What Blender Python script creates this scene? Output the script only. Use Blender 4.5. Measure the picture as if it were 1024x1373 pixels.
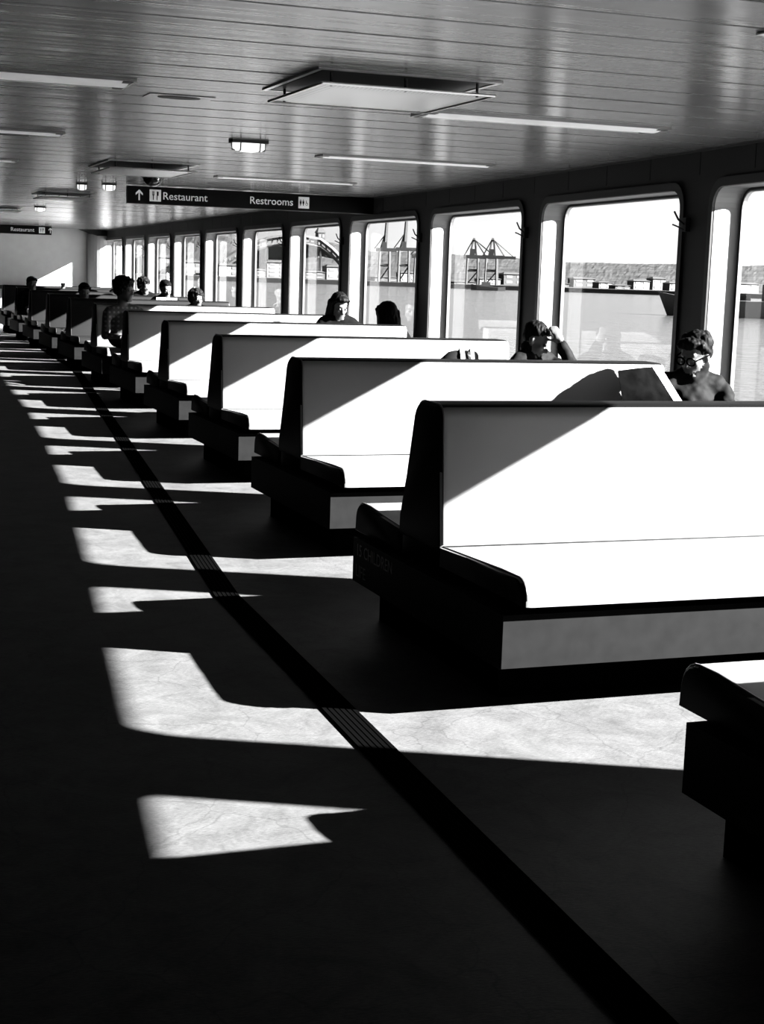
import bpy, bmesh, math, random
import numpy as np
from mathutils import Vector, Matrix, noise
random.seed(7)
for o in list(bpy.data.objects): bpy.data.objects.remove(o)
SC = bpy.context.scene
COL = SC.collection
K = 1.1                       # survey units -> metres
def U(x, y, z): return Vector((x*K, y*K, (z-.06)*K))

# ------------------------------------------------------------------ camera
CF = Vector((0.34319585, 0.92618297, -0.15621046))
CR = Vector((0.93895525, -0.34256807, 0.03178296))
CU = Vector((0.02407588, 0.15758241, 0.98721231))
CP = U(0, 0, 1.32803)
FPX = 2016.75
cam = bpy.data.cameras.new('camera'); camo = bpy.data.objects.new('camera', cam); COL.objects.link(camo)
m = Matrix((CR, CU, -CF)).transposed().to_4x4(); m.translation = CP
camo.matrix_world = m
cam.sensor_fit = 'HORIZONTAL'; cam.sensor_width = 36; cam.lens = FPX/1024*36
cam.clip_start = .05; cam.clip_end = 9000
SC.camera = camo
def ray(px, py):
    return CF + CR*((px-512)/FPX) - CU*((py-686.5)/FPX)
def at_dist(px, py, D):                      # a point D metres out along a sight line (horizontal distance)
    d = ray(px, py); return CP + d*(D/math.hypot(d.x, d.y))

# ------------------------------------------------------------------ light
SUN_K = .545                                  # rise per unit of x; y falls by .5
sdir = Vector((-1, .5, -SUN_K)).normalized()
sun = bpy.data.lights.new('sun', 'SUN'); suno = bpy.data.objects.new('sun', sun); COL.objects.link(suno)
sun.energy = 210; sun.angle = math.radians(.55); sun.color = (1, 1, 1)
suno.rotation_euler = sdir.to_track_quat('-Z', 'Y').to_euler()
suno.location = (30, -15, 20)
W = bpy.data.worlds.new('World'); SC.world = W; W.use_nodes = True
nt = W.node_tree; nt.nodes.clear()
wo = nt.nodes.new('ShaderNodeOutputWorld'); bg = nt.nodes.new('ShaderNodeBackground')
# hazy white horizon deepening to a dark zenith (a red-filtered black and white sky), a little paler towards the sun, thin clouds
tcw = nt.nodes.new('ShaderNodeTexCoord'); sep = nt.nodes.new('ShaderNodeSeparateXYZ'); nt.links.new(tcw.outputs['Generated'], sep.inputs[0])
rp = nt.nodes.new('ShaderNodeValToRGB'); e = rp.color_ramp.elements
e[0].position = 0; e[0].color = (1.0,)*3+(1,); e[1].position = 1; e[1].color = (.10,)*3+(1,)
for p_, v_ in ((.12, .92), (.30, .45), (.55, .17)):
    q_ = e.new(p_); q_.color = (v_,)*3+(1,)
nt.links.new(sep.outputs[2], rp.inputs[0])
dt = nt.nodes.new('ShaderNodeVectorMath'); dt.operation = 'DOT_PRODUCT'; dt.inputs[1].default_value = (.89, -.45, 0); nt.links.new(tcw.outputs['Generated'], dt.inputs[0])
mr = nt.nodes.new('ShaderNodeMapRange'); mr.inputs[1].default_value = -.6; mr.inputs[2].default_value = .5; mr.inputs[3].default_value = .72; mr.inputs[4].default_value = 1.7; nt.links.new(dt.outputs['Value'], mr.inputs[0])
cn = nt.nodes.new('ShaderNodeTexNoise'); cn.inputs['Scale'].default_value = 5; cn.inputs['Detail'].default_value = 6
cm = nt.nodes.new('ShaderNodeMapping'); cm.inputs['Scale'].default_value = (1, 1, 4); nt.links.new(tcw.outputs['Generated'], cm.inputs[0]); nt.links.new(cm.outputs[0], cn.inputs[0])
c2 = nt.nodes.new('ShaderNodeMapRange'); c2.inputs[1].default_value = .35; c2.inputs[2].default_value = .65; c2.inputs[3].default_value = .9; c2.inputs[4].default_value = 1.15; nt.links.new(cn.outputs[0], c2.inputs[0])
m1 = nt.nodes.new('ShaderNodeMath'); m1.operation = 'MULTIPLY'; nt.links.new(mr.outputs[0], m1.inputs[0]); nt.links.new(c2.outputs[0], m1.inputs[1])
nt.links.new(rp.outputs[0], bg.inputs[0]); nt.links.new(m1.outputs[0], bg.inputs[1])
nt.links.new(bg.outputs[0], wo.inputs[0])
vs = SC.view_settings
SC.display_settings.display_device = 'sRGB'
vs.view_transform = 'Standard'; vs.look = 'None'; vs.exposure = 0; vs.gamma = 1; vs.use_curve_mapping = False

# ------------------------------------------------------------------ materials
def mat(name, v, rough=.6, metal=0, spec=.5, noise_amt=0, noise_scale=5, bump=0, bump_scale=60, emit=0, coat=0, stretch=(1,1,1)):
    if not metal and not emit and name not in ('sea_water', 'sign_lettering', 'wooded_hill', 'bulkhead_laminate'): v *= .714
    M = bpy.data.materials.new(name); M.use_nodes = True
    n = M.node_tree.nodes; L = M.node_tree.links; b = n['Principled BSDF']
    b.inputs['Base Color'].default_value = (v, v, v, 1)
    b.inputs['Roughness'].default_value = rough; b.inputs['Metallic'].default_value = metal
    b.inputs['Specular IOR Level'].default_value = spec
    b.inputs['Coat Weight'].default_value = coat
    tc = n.new('ShaderNodeTexCoord'); mp = n.new('ShaderNodeMapping'); mp.inputs['Scale'].default_value = stretch
    L.new(tc.outputs['Object'], mp.inputs[0])
    if noise_amt:
        t = n.new('ShaderNodeTexNoise'); t.inputs['Scale'].default_value = noise_scale; t.inputs['Detail'].default_value = 6
        L.new(mp.outputs[0], t.inputs[0])
        r = n.new('ShaderNodeMapRange'); r.inputs[1].default_value = .3; r.inputs[2].default_value = .7
        r.inputs[3].default_value = max(0, v*(1-noise_amt)); r.inputs[4].default_value = min(1, v*(1+noise_amt))
        L.new(t.outputs[0], r.inputs[0]); L.new(r.outputs[0], b.inputs['Base Color'])
    if bump:
        t2 = n.new('ShaderNodeTexNoise'); t2.inputs['Scale'].default_value = bump_scale; t2.inputs['Detail'].default_value = 4
        L.new(mp.outputs[0], t2.inputs[0])
        bp = n.new('ShaderNodeBump'); bp.inputs['Strength'].default_value = bump; bp.inputs['Distance'].default_value = .01
        L.new(t2.outputs[0], bp.inputs['Height']); L.new(bp.outputs[0], b.inputs['Normal'])
    if emit:
        b.inputs['Emission Color'].default_value = (1, 1, 1, 1); b.inputs['Emission Strength'].default_value = emit
    return M
M = {}
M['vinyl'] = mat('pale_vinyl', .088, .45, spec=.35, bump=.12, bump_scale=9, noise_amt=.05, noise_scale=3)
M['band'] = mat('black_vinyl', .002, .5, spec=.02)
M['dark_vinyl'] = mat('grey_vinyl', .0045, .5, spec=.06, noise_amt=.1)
M['piping'] = mat('piping_vinyl', .02, .35)
M['box'] = mat('grey_box_paint', .0032, .6, spec=.03, noise_amt=.22, noise_scale=14)
M['boxend'] = mat('black_box_paint', .0015, .6, spec=.02)
M['kick'] = mat('black_rubber', .0007, .9, spec=0)
M['wall'] = mat('wall_paint', .022, .6, spec=.12, noise_amt=.06)
M['seam'] = mat('seam_dark', .02, .8)
M['frame'] = mat('window_frame_paint', .008, .5, spec=.3)
M['reveal'] = mat('white_reveal_paint', .12, .5)
M['rubber'] = mat('black_gasket', .01, .5)
M['alu'] = mat('aluminium', .5, .3, metal=1)
M['black'] = mat('black_metal', .012, .5, spec=.2)
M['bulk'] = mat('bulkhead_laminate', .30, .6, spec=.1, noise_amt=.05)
M['light'] = mat('diffuser_plastic', .8, .3, emit=.10)
M['lighton'] = mat('lit_diffuser', .5, .3, emit=.19)
M['lens'] = mat('glowing_lens', .5, .3, emit=1.1)
M['stripbase'] = mat('strip_grey', .016, .7, spec=.02); M['rib'] = mat('rib_black', .0009, .9, spec=0)
M['signblack'] = mat('sign_black', .004, .4, spec=.05)
M['signtext'] = mat('sign_lettering', .45, .5, emit=.16)
M['faint'] = mat('faint_stencil_paint', .03, .6)
M['skin'] = mat('skin', .05, .55, spec=.1, bump=.05, bump_scale=80)
M['hair'] = mat('dark_hair', .0008, .6, spec=.025, bump=.3, bump_scale=50, stretch=(1,1,.3))
M['hairlight'] = mat('brown_hair', .003, .6, spec=.03, bump=.3, bump_scale=50, stretch=(1,1,.3))
M['greyhair'] = mat('grey_hair', .06, .5, spec=.1, bump=.8, bump_scale=50)
M['cloth'] = mat('black_cloth', .0015, .8, spec=.01, bump=.3, bump_scale=30)
M['satin'] = mat('dark_satin', .0021, .7, spec=.02, bump=.3, bump_scale=14)
M['denim'] = mat('dark_trousers', .003, .8, spec=.02)
M['eye'] = mat('eye', .03, .3)
M['glasses'] = mat('spectacle_frame', .001, .8, spec=0)
M['paper'] = mat('paper', .14, .8, spec=.1)
M['cover'] = mat('dark_cover_print', .001, 1, spec=0, noise_amt=.9, noise_scale=8)
M['bagw'] = mat('white_canvas', .12, .8, spec=.1); M['bagd'] = mat('dark_canvas', .003, .7, spec=.03)
M['shoe'] = mat('shoe', .01, .6, spec=.05)
# floor: pale marbled linoleum with scuffs and hairline cracks
def floor_mat():
    F = bpy.data.materials.new('marbled_linoleum'); F.use_nodes = True
    n = F.node_tree.nodes; L = F.node_tree.links; b = n['Principled BSDF']
    tc = n.new('ShaderNodeTexCoord')
    t = n.new('ShaderNodeTexNoise'); t.inputs['Scale'].default_value = 5; t.inputs['Detail'].default_value = 12; t.inputs['Roughness'].default_value = .75; t.inputs['Distortion'].default_value = .6
    L.new(tc.outputs['Object'], t.inputs[0])
    r = n.new('ShaderNodeValToRGB'); r.color_ramp.elements[0].position = .34; r.color_ramp.elements[1].position = .6
    r.color_ramp.elements[0].color = (.021,)*3+(1,); r.color_ramp.elements[1].color = (.037,)*3+(1,)
    L.new(t.outputs[0], r.inputs[0])
    t2 = n.new('ShaderNodeTexNoise'); t2.inputs['Scale'].default_value = 60; t2.inputs['Detail'].default_value = 5
    mp = n.new('ShaderNodeMapping'); mp.inputs['Scale'].default_value = (1, 3, 1); L.new(tc.outputs['Object'], mp.inputs[0]); L.new(mp.outputs[0], t2.inputs[0])
    r2 = n.new('ShaderNodeMapRange'); r2.inputs[1].default_value = .3; r2.inputs[2].default_value = .7; r2.inputs[3].default_value = .78; r2.inputs[4].default_value = 1.1
    L.new(t2.outputs[0], r2.inputs[0])
    # hairline scratches
    v = n.new('ShaderNodeTexVoronoi'); v.feature = 'DISTANCE_TO_EDGE'; v.inputs['Scale'].default_value = 3.2
    nm = n.new('ShaderNodeMix'); nm.data_type = 'VECTOR'; nm.inputs[0].default_value = .25
    t3 = n.new('ShaderNodeTexNoise'); t3.inputs['Scale'].default_value = 2.5; t3.inputs['Detail'].default_value = 5
    L.new(tc.outputs['Object'], t3.inputs[0]); L.new(tc.outputs['Object'], nm.inputs[4]); L.new(t3.outputs['Color'], nm.inputs[5]); L.new(nm.outputs[1], v.inputs[0])
    r3 = n.new('ShaderNodeMapRange'); r3.inputs[1].default_value = 0; r3.inputs[2].default_value = .010; r3.inputs[3].default_value = .75; r3.inputs[4].default_value = 1
    L.new(v.outputs[0], r3.inputs[0])
    mx = n.new('ShaderNodeMath'); mx.operation = 'MULTIPLY'; L.new(r2.outputs[0], mx.inputs[0]); L.new(r3.outputs[0], mx.inputs[1])
    vm = n.new('ShaderNodeVectorMath'); vm.operation = 'SCALE'; L.new(r.outputs[0], vm.inputs[0]); L.new(mx.outputs[0], vm.inputs[3])
    L.new(vm.outputs[0], b.inputs['Base Color'])
    b.inputs['Roughness'].default_value = .6; b.inputs['Specular IOR Level'].default_value = .03
    bp = n.new('ShaderNodeBump'); bp.inputs['Strength'].default_value = .25; bp.inputs['Distance'].default_value = .004
    L.new(t2.outputs[0], bp.inputs['Height']); L.new(bp.outputs[0], b.inputs['Normal'])
    return F
M['floor'] = floor_mat()
# ceiling slats: satin lacquered metal, lengthwise brushed
def ceil_mat():
    F = mat('satin_slat_metal', .12, .22, metal=.06, spec=.05)
    n = F.node_tree.nodes; L = F.node_tree.links; b = n['Principled BSDF']
    tc = n.new('ShaderNodeTexCoord'); mp = n.new('ShaderNodeMapping'); mp.inputs['Scale'].default_value = (.7, 3, 1)
    t = n.new('ShaderNodeTexNoise'); t.inputs['Scale'].default_value = 2.2; t.inputs['Detail'].default_value = 3
    L.new(tc.outputs['Object'], mp.inputs[0]); L.new(mp.outputs[0], t.inputs[0])
    bp = n.new('ShaderNodeBump'); bp.inputs['Strength'].default_value = .35; bp.inputs['Distance'].default_value = .02
    L.new(t.outputs[0], bp.inputs['Height']); L.new(bp.outputs[0], b.inputs['Normal'])
    return F
M['slat'] = ceil_mat()
def glass_mat():
    F = bpy.data.materials.new('window_glass'); F.use_nodes = True
    n = F.node_tree.nodes; L = F.node_tree.links; n.clear()
    o = n.new('ShaderNodeOutputMaterial'); t = n.new('ShaderNodeBsdfTransparent'); t.inputs[0].default_value = (.94,)*3+(1,)
    g = n.new('ShaderNodeBsdfGlossy'); g.inputs['Roughness'].default_value = .0
    lw = n.new('ShaderNodeLayerWeight'); lw.inputs[0].default_value = .5
    pw = n.new('ShaderNodeMath'); pw.operation = 'POWER'; pw.inputs[1].default_value = 5; L.new(lw.outputs['Facing'], pw.inputs[0])
    fr = n.new('ShaderNodeMapRange'); fr.inputs[3].default_value = .06; fr.inputs[4].default_value = 1.0; L.new(pw.outputs[0], fr.inputs[0])
    mx = n.new('ShaderNodeMixShader'); L.new(fr.outputs[0], mx.inputs[0]); L.new(t.outputs[0], mx.inputs[1]); L.new(g.outputs[0], mx.inputs[2])
    L.new(mx.outputs[0], o.inputs[0]); return F
M['glass'] = glass_mat()
def perf_mat(name, v):           # perforated sheet: fine dark holes in the print of the sheet
    F = mat(name, v, .3, metal=.6)
    n = F.node_tree.nodes; L = F.node_tree.links; b = n['Principled BSDF']
    tc = n.new('ShaderNodeTexCoord'); vr = n.new('ShaderNodeTexVoronoi'); vr.inputs['Scale'].default_value = 55; vr.inputs['Randomness'].default_value = 0
    L.new(tc.outputs['Object'], vr.inputs[0])
    r = n.new('ShaderNodeMapRange'); r.inputs[1].default_value = .28; r.inputs[2].default_value = .36; r.inputs[3].default_value = .05; r.inputs[4].default_value = v
    L.new(vr.outputs[0], r.inputs[0]); L.new(r.outputs[0], b.inputs['Base Color']); return F
M['perf'] = perf_mat('perforated_metal', .28)
def water_mat():
    F = mat('sea_water', .017, .16, spec=.6)
    n = F.node_tree.nodes; L = F.node_tree.links; b = n['Principled BSDF']
    g = n.new('ShaderNodeNewGeometry'); mp = n.new('ShaderNodeMapping'); mp.inputs['Scale'].default_value = (.5, .5, .5)
    L.new(g.outputs['Position'], mp.inputs[0])
    t = n.new('ShaderNodeTexNoise'); t.inputs['Scale'].default_value = .6; t.inputs['Detail'].default_value = 5; t.inputs['Roughness'].default_value = .6
    L.new(mp.outputs[0], t.inputs[0])
    bp = n.new('ShaderNodeBump'); bp.inputs['Strength'].default_value = 1; bp.inputs['Distance'].default_value = .9
    L.new(t.outputs[0], bp.inputs['Height']); L.new(bp.outputs[0], b.inputs['Normal']); return F
M['water'] = water_mat()
M['hill'] = mat('wooded_hill', .017, 1, spec=0, noise_amt=.45, noise_scale=.035)
M['quay'] = mat('quay_concrete', .012, .9, spec=.1)
M['bwhite'] = mat('white_building', .060, .8, spec=.1); M['bgrey'] = mat('grey_building', .022, .8, spec=.1); M['bdark'] = mat('dark_glazing', .03, .4)
M['crane'] = mat('crane_paint', .025, .7, spec=.1); M['cranew'] = mat('crane_pale_paint', .05, .7, spec=.1)
M['hull'] = mat('ship_hull', .006, .6)

# ------------------------------------------------------------------ mesh helpers
class MB:
    def __init__(s): s.v = []; s.f = []; s.mi = []
    def add(s, vs, fs, mi=0):
        b = len(s.v); s.v += [tuple(v) for v in vs]; s.f += [tuple(b+i for i in f) for f in fs]; s.mi += [mi]*len(fs)
    def box(s, lo, hi, mi=0, T=None):
        x0, y0, z0 = lo; x1, y1, z1 = hi
        P = [Vector(p) for p in ((x0,y0,z0),(x1,y0,z0),(x1,y1,z0),(x0,y1,z0),(x0,y0,z1),(x1,y0,z1),(x1,y1,z1),(x0,y1,z1))]
        if T: P = [T @ p for p in P]
        s.add(P, [(3,2,1,0),(4,5,6,7),(0,1,5,4),(1,2,6,5),(2,3,7,6),(3,0,4,7)], mi)
    def tube(s, pts, r, n=8, mi=0, closed=False):
        pts = [Vector(p) for p in pts]; N = len(pts); rings = []
        for i, p in enumerate(pts):
            a = pts[(i-1) % N] if (i or closed) else p; c = pts[(i+1) % N] if (i < N-1 or closed) else p
            t = (c-a).normalized(); u = t.cross(Vector((0,0,1)))
            if u.length < .05: u = t.cross(Vector((0,1,0)))
            u.normalize(); w = t.cross(u)
            rr = r[i] if isinstance(r, (list, tuple)) else r
            rings.append([p+u*rr*math.cos(2*math.pi*k/n)+w*rr*math.sin(2*math.pi*k/n) for k in range(n)])
        V = [q for R_ in rings for q in R_]; Fc = []
        for i in range(N if closed else N-1):
            j = (i+1) % N
            for k in range(n):
                Fc.append((i*n+k, i*n+(k+1) % n, j*n+(k+1) % n, j*n+k))
        if not closed: Fc += [tuple(range(n))[::-1], tuple((N-1)*n+k for k in range(n))]
        s.add(V, Fc, mi)
    def loft(s, rings, mi=0, cap=True, closed=True):
        n = len(rings[0]); V = [q for R_ in rings for q in R_]; Fc = []
        for i in range(len(rings)-1):
            for k in range(n if closed else n-1):
                Fc.append((i*n+k, i*n+(k+1) % n, (i+1)*n+(k+1) % n, (i+1)*n+k))
        if cap: Fc += [tuple(range(n))[::-1], tuple((len(rings)-1)*n+k for k in range(n))]
        s.add(V, Fc, mi)
    def build(s, name, mats, parent=None, smooth=False, kind=None):
        me = bpy.data.meshes.new(name); me.from_pydata(s.v, [], s.f)
        if not isinstance(mats, (list, tuple)): mats = [mats]
        for q in mats: me.materials.append(q)
        me.polygons.foreach_set('material_index', s.mi)
        bm = bmesh.new(); bm.from_mesh(me); bmesh.ops.recalc_face_normals(bm, faces=bm.faces); bm.to_mesh(me); bm.free()
        if smooth: me.shade_smooth(); me.set_sharp_from_angle(angle=math.radians(38))
        me.update()
        o = bpy.data.objects.new(name, me); COL.objects.link(o)
        if parent is not None: o.parent = parent
        if kind: o['kind'] = kind
        return o
def empty(name, loc=(0,0,0), rz=0, kind=None):
    o = bpy.data.objects.new(name, None); COL.objects.link(o); o.location = loc; o.rotation_euler = (0,0,rz)
    o.empty_display_size = .1
    if kind: o['kind'] = kind
    return o
def tag(o, label=None, cat=None, group=None, kind=None):
    if label: o['label'] = label
    if cat: o['category'] = cat
    if group: o['group'] = group
    if kind: o['kind'] = kind
    return o
def local(root, P): return [root_inv(root) @ Vector(p) for p in P]
def root_inv(r): return (Matrix.Translation(r.location) @ r.rotation_euler.to_matrix().to_4x4()).inverted()

# ------------------------------------------------------------------ geometry of the cabin side
WY = [-8, 0, 3.4, 6.17, 7.3, 9.68, 11.6, 16.7, 20.4, 24.2, 29.5, 36]
WX = [2.45, 3.42, 3.81, 4.11, 4.22, 4.41, 4.54, 4.78, 4.91, 5.03, 5.15, 5.22]
S = 1.03                      # the wall and ceiling stand this much farther out than the first survey
def wbench(y): return float(np.interp(y, WY, WX))          # line of the bench ends
def wx(y): return float(np.interp(y, [v*S for v in WY], [v*S for v in WX]))
ZC, ZT, ZB = 2.02, 1.819, .60
PITCH, CEN0 = 2.327*S, 6.78*S
YEND = 30.06*S; YBACK = -6.0; XLEFT = -2.3

# floor
f = MB(); f.box(U(XLEFT-.2, YBACK-.2, -.06), U(6.2, YEND+.3, .06)); tag(f.build('floor', M['floor']), kind='structure')
# left and rear closing walls, far bulkhead
b = MB(); b.box(U(XLEFT-.15, YBACK-.2, .06), U(XLEFT, YEND+.2, ZC+.1)); tag(b.build('wall_left', M['wall']), kind='structure')
b = MB(); b.box(U(XLEFT, YBACK-.2, .06), U(wx(YBACK), YBACK, ZC+.1)); tag(b.build('wall_back', M['wall']), kind='structure')
b = MB(); b.box(U(XLEFT, YEND, .06), U(5.5, YEND+.15, ZC+.1)); wf = tag(b.build('wall_front', M['bulk']), kind='structure')
# the rounded casing and beam in the far corner of the bulkhead
cr = []
for z in (.06, ZC-.09):
    cr.append([U(5.16*S - .36*math.cos(a), YEND+.02-.30*math.sin(a), z) for a in np.linspace(0, math.pi/2, 9)] + [U(5.16*S, YEND+.02, z)])
c = MB(); c.loft(cr); tag(c.build('trim_corner', M['bulk'], smooth=False), kind='structure')
c = MB(); c.loft([[U(4.78, YEND, ZC), U(5.12, YEND, ZC-.12), U(5.32, YEND, ZC-.12), U(5.32, YEND, ZC)],
                  [U(4.78, YEND-.32, ZC), U(5.12, YEND-.32, ZC-.12), U(5.32, YEND-.32, ZC-.12), U(5.32, YEND-.32, ZC)]])
tag(c.build('trim_beam', M['wall']), kind='structure')
c = MB(); c.box(U(XLEFT, YEND-.03, .80), U(4.8, YEND, .875)); tag(c.build('trim_rail', M['black']), kind='structure')

# right wall: one bay per window
wr = empty('wall_right', kind='structure')
def rrect(w, h, r, n=6):          # rounded rectangle outline, counter clockwise from right middle
    P = []
    for (cx, cy, a0) in ((w/2-r, h/2-r, 0), (-w/2+r, h/2-r, 90), (-w/2+r, -h/2+r, 180), (w/2-r, -h/2+r, 270)):
        for k in range(n+1):
            a = math.radians(a0+90*k/n); P.append((cx+r*math.cos(a), cy+r*math.sin(a)))
    return P
def project_rect(p, W_, H_):      # push an outline point to the surrounding rectangle
    x, y = p; k = max(abs(x)/(W_/2), abs(y)/(H_/2)); return (x/k, y/k)
BAYS = list(range(-5, 10))
hooks = []
for j in BAYS:
    ya, yb = CEN0+PITCH*j, CEN0+PITCH*(j+1)
    if j == 9: yb = YEND
    A = U(wx(ya), ya, .06); B = U(wx(yb), yb, .06)
    L_ = (B-A).length; ux = (B-A).normalized(); nx = Vector((ux.y, -ux.x, 0))     # nx points outboard
    zb, zt, zc = (ZB-.06)*K, (ZT-.06)*K, (ZC-.06)*K
    mid = (A+B)/2 + ux*(-.01)
    if j == 9: mid = A + ux*(1.16*S*K)
    ow, oh = 1.97*S*K, zt-zb
    if j == -3: ow = .72*K; mid = mid + ux*(.615*K)      # unseen window, narrowed to keep sun off the near floor

    cz = (zt+zb)/2
    def PT(s, z, d, mid=mid, ux=ux, nx=nx): return mid + ux*s + nx*d + Vector((0,0,z))
    n = window_n = 11-(j-(-1)) if j <= 9 else 0
    # bay skin with opening (two skins, thickness .2)
    out = rrect(ow, oh, .11)
    hdr = zc-.14                                     # header panels above this
    s0 = (A-mid).dot(ux); s1 = (B-mid).dot(ux)
    def push(p):
        x, y = p; ks = []
        if x > 0: ks.append(s1/x)
        if x < 0: ks.append(s0/x)
        if y > 0: ks.append((hdr-cz)/y)
        if y < 0: ks.append((0-cz)/y)
        kk = min(ks); return (x*kk, y*kk)
    corners = [(s1, hdr-cz), (s0, hdr-cz), (s0, -cz), (s1, -cz)]
    nC = 7; tp, bt_ = hdr-cz, -cz; outer = []
    for ci in range(4):
        for k in range(nC):
            x, y = out[ci*nC+k]; xs_ = s1 if ci in (0, 3) else s0; ys_ = tp if ci < 2 else bt_
            first_side = ci in (0, 2)                     # these fans start on a vertical side
            if k == 3: outer.append((xs_, ys_))
            elif (k < 3) == first_side: outer.append((xs_, y))
            else: outer.append((x, ys_))
    w = MB(); N = len(out)
    if j < -3:  # unseen bays closed up without windows to block the sun
        w.add([PT(x,y,d) for d in (0,.2) for x,y in ((s0,0),(s1,0),(s1,zc),(s0,zc))], [(0,1,2,3),(4,5,6,7)]); w.build('wall_panel', M['wall'], wr); continue
    for d in (0, .185):
        w.add([PT(x, y+cz, d) for x, y in out]+[PT(x, y+cz, d) for x, y in outer], [(k, (k+1) % N, N+(k+1) % N, N+k) for k in range(N)])
    w.build('wall_panel', M['wall'], wr)
    # header panels with open joints, and the trim they run into
    q = 4; 
    for t in range(q):
        sa = s0+(s1-s0)*t/q+.004; sb = s0+(s1-s0)*(t+1)/q-.004
        h = MB(); T = Matrix.Identity(4)
        h.add([PT(sa,hdr,0),PT(sb,hdr,0),PT(sb,hdr,.06),PT(sa,hdr,.06),PT(sa,zc,0),PT(sb,zc,0),PT(sb,zc,.06),PT(sa,zc,.06)],
              [(3,2,1,0),(4,5,6,7),(0,1,5,4),(1,2,6,5),(2,3,7,6),(3,0,4,7)])
        h.build('header_panel', M['wall'], wr)
    h = MB(); h.add([PT(s0,hdr-.02,.06),PT(s1,hdr-.02,.06),PT(s1,hdr-.02,.2),PT(s0,hdr-.02,.2),PT(s0,zc+.1,.06),PT(s1,zc+.1,.06),PT(s1,zc+.1,.2),PT(s0,zc+.1,.2)],
              [(3,2,1,0),(4,5,6,7),(0,1,5,4),(1,2,6,5),(2,3,7,6),(3,0,4,7)])
    h.build('header_backing', M['seam'], wr)
    # ceiling angle strip
    h = MB(); h.add([PT(s0,zc-.012,-.02),PT(s1,zc-.012,-.02),PT(s1,zc-.012,.0),PT(s0,zc-.012,.0),PT(s0,zc,-.02),PT(s1,zc,-.02),PT(s1,zc,.0),PT(s0,zc,.0)],
              [(3,2,1,0),(4,5,6,7),(0,1,5,4),(1,2,6,5),(2,3,7,6),(3,0,4,7)])
    h.build('ceiling_angle', M['seam'], wr)
    # window: white reveal, dark frame ring, gasket, pane
    wn = empty('window_%d' % (j+7 if j+7 > 0 else 1), tuple(mid+Vector((0,0,zb))), kind='structure')
    inv = Matrix.Translation(-(mid+Vector((0,0,zb))))
    def ring(pa, pb, name, m_, par):
        w = MB(); n_ = len(pa)
        w.add([inv@p for p in pa+pb], [(k, (k+1) % n_, n_+(k+1) % n_, n_+k) for k in range(n_)]); return w.build(name, m_, par, smooth=False)
    ring([PT(x,y+cz,0) for x,y in out], [PT(x,y+cz,.185) for x,y in out], 'reveal', M['reveal'], wn)
    fr = rrect(ow+.10, oh+.10, .15); fi = rrect(ow+.004, oh+.004, .112)
    w = MB(); n_ = len(fr)
    RR = [[inv@PT(x,y+cz,0) for x,y in fr], [inv@PT(x,y+cz,-.016) for x,y in fr], [inv@PT(x,y+cz,-.016) for x,y in fi], [inv@PT(x,y+cz,0) for x,y in fi]]
    w.loft(RR+[RR[0]], cap=False); w.build('window_frame', M['frame'], wn)
    g0 = rrect(ow+.002, oh+.002, .11); g1 = rrect(ow-.028, oh-.028, .10); g2 = rrect(ow-.044, oh-.044, .095)
    w = MB(); RR = [[inv@PT(x,y+cz,d) for x,y in G] for G, d in ((g0,.185),(g0,.160),(g1,.156),(g1,.185))]
    w.loft(RR+[RR[0]], cap=False); w.build('gasket', M['rubber'], wn)
    w = MB(); RR = [[inv@PT(x,y+cz,d) for x,y in G] for G, d in ((g1,.18),(g1,.158),(g2,.158),(g2,.18))]
    w.loft(RR+[RR[0]], cap=False); w.build('glazing_bead', M['alu'], wn)
    w = MB(); w.add([inv@PT(x,y+cz,.165) for x,y in g1], [tuple(range(len(g1)))]); w.build('pane', M['glass'], wn)
    # coat hook on the pillar before the window's near edge
    if j >= -2: hooks.append((PT(-ow/2-.10, zt-.20, 0), ux, nx, j))
hl = {0:'small black coat hook on the pillar by the reading woman', 1:'small black coat hook on the pillar by the man resting his head'}
for (p, ux, nx, j) in hooks:
    h = empty('coat_hook', tuple(p)); 
    a = MB(); 
    def q(s, z, d): return ux*s - nx*d + Vector((0,0,z))
    a.add([q(-.02,-.04,0),q(.02,-.04,0),q(.02,.04,0),q(-.02,.04,0),q(-.02,-.04,.03),q(.02,-.04,.03),q(.02,.04,.03),q(-.02,.04,.03)],
          [(0,1,2,3),(7,6,5,4),(0,4,5,1),(1,5,6,2),(2,6,7,3),(3,7,4,0)])
    a.build('bracket', M['black'], h)
    a = MB(); a.tube([q(0,.0,.03), q(.03,.03,.055), q(.075,.075,.06)], .006, 6); a.tube([q(0,-.03,.03), q(.03,-.01,.06), q(.05,.0,.08)], .005, 6); a.build('hook_arm', M['black'], h)
    ords = ['fifth','sixth','seventh','eighth','ninth','tenth','eleventh','twelfth']
    lab = {-2:'black coat hook beyond the right edge of the picture', -1:'black coat hook at the pillar left of the rightmost window',
           0:'second black coat hook from the right, on the pillar by the reading woman',
           1:'black coat hook on the pillar above the man resting his head',
           2:'fourth black coat hook from the right end of the wall'}.get(j, '%s black coat hook counted from the right end of the wall' % ords[min(j-3,7)])
    tag(h, lab, 'hook', 'coat hooks on the window pillars')

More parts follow.
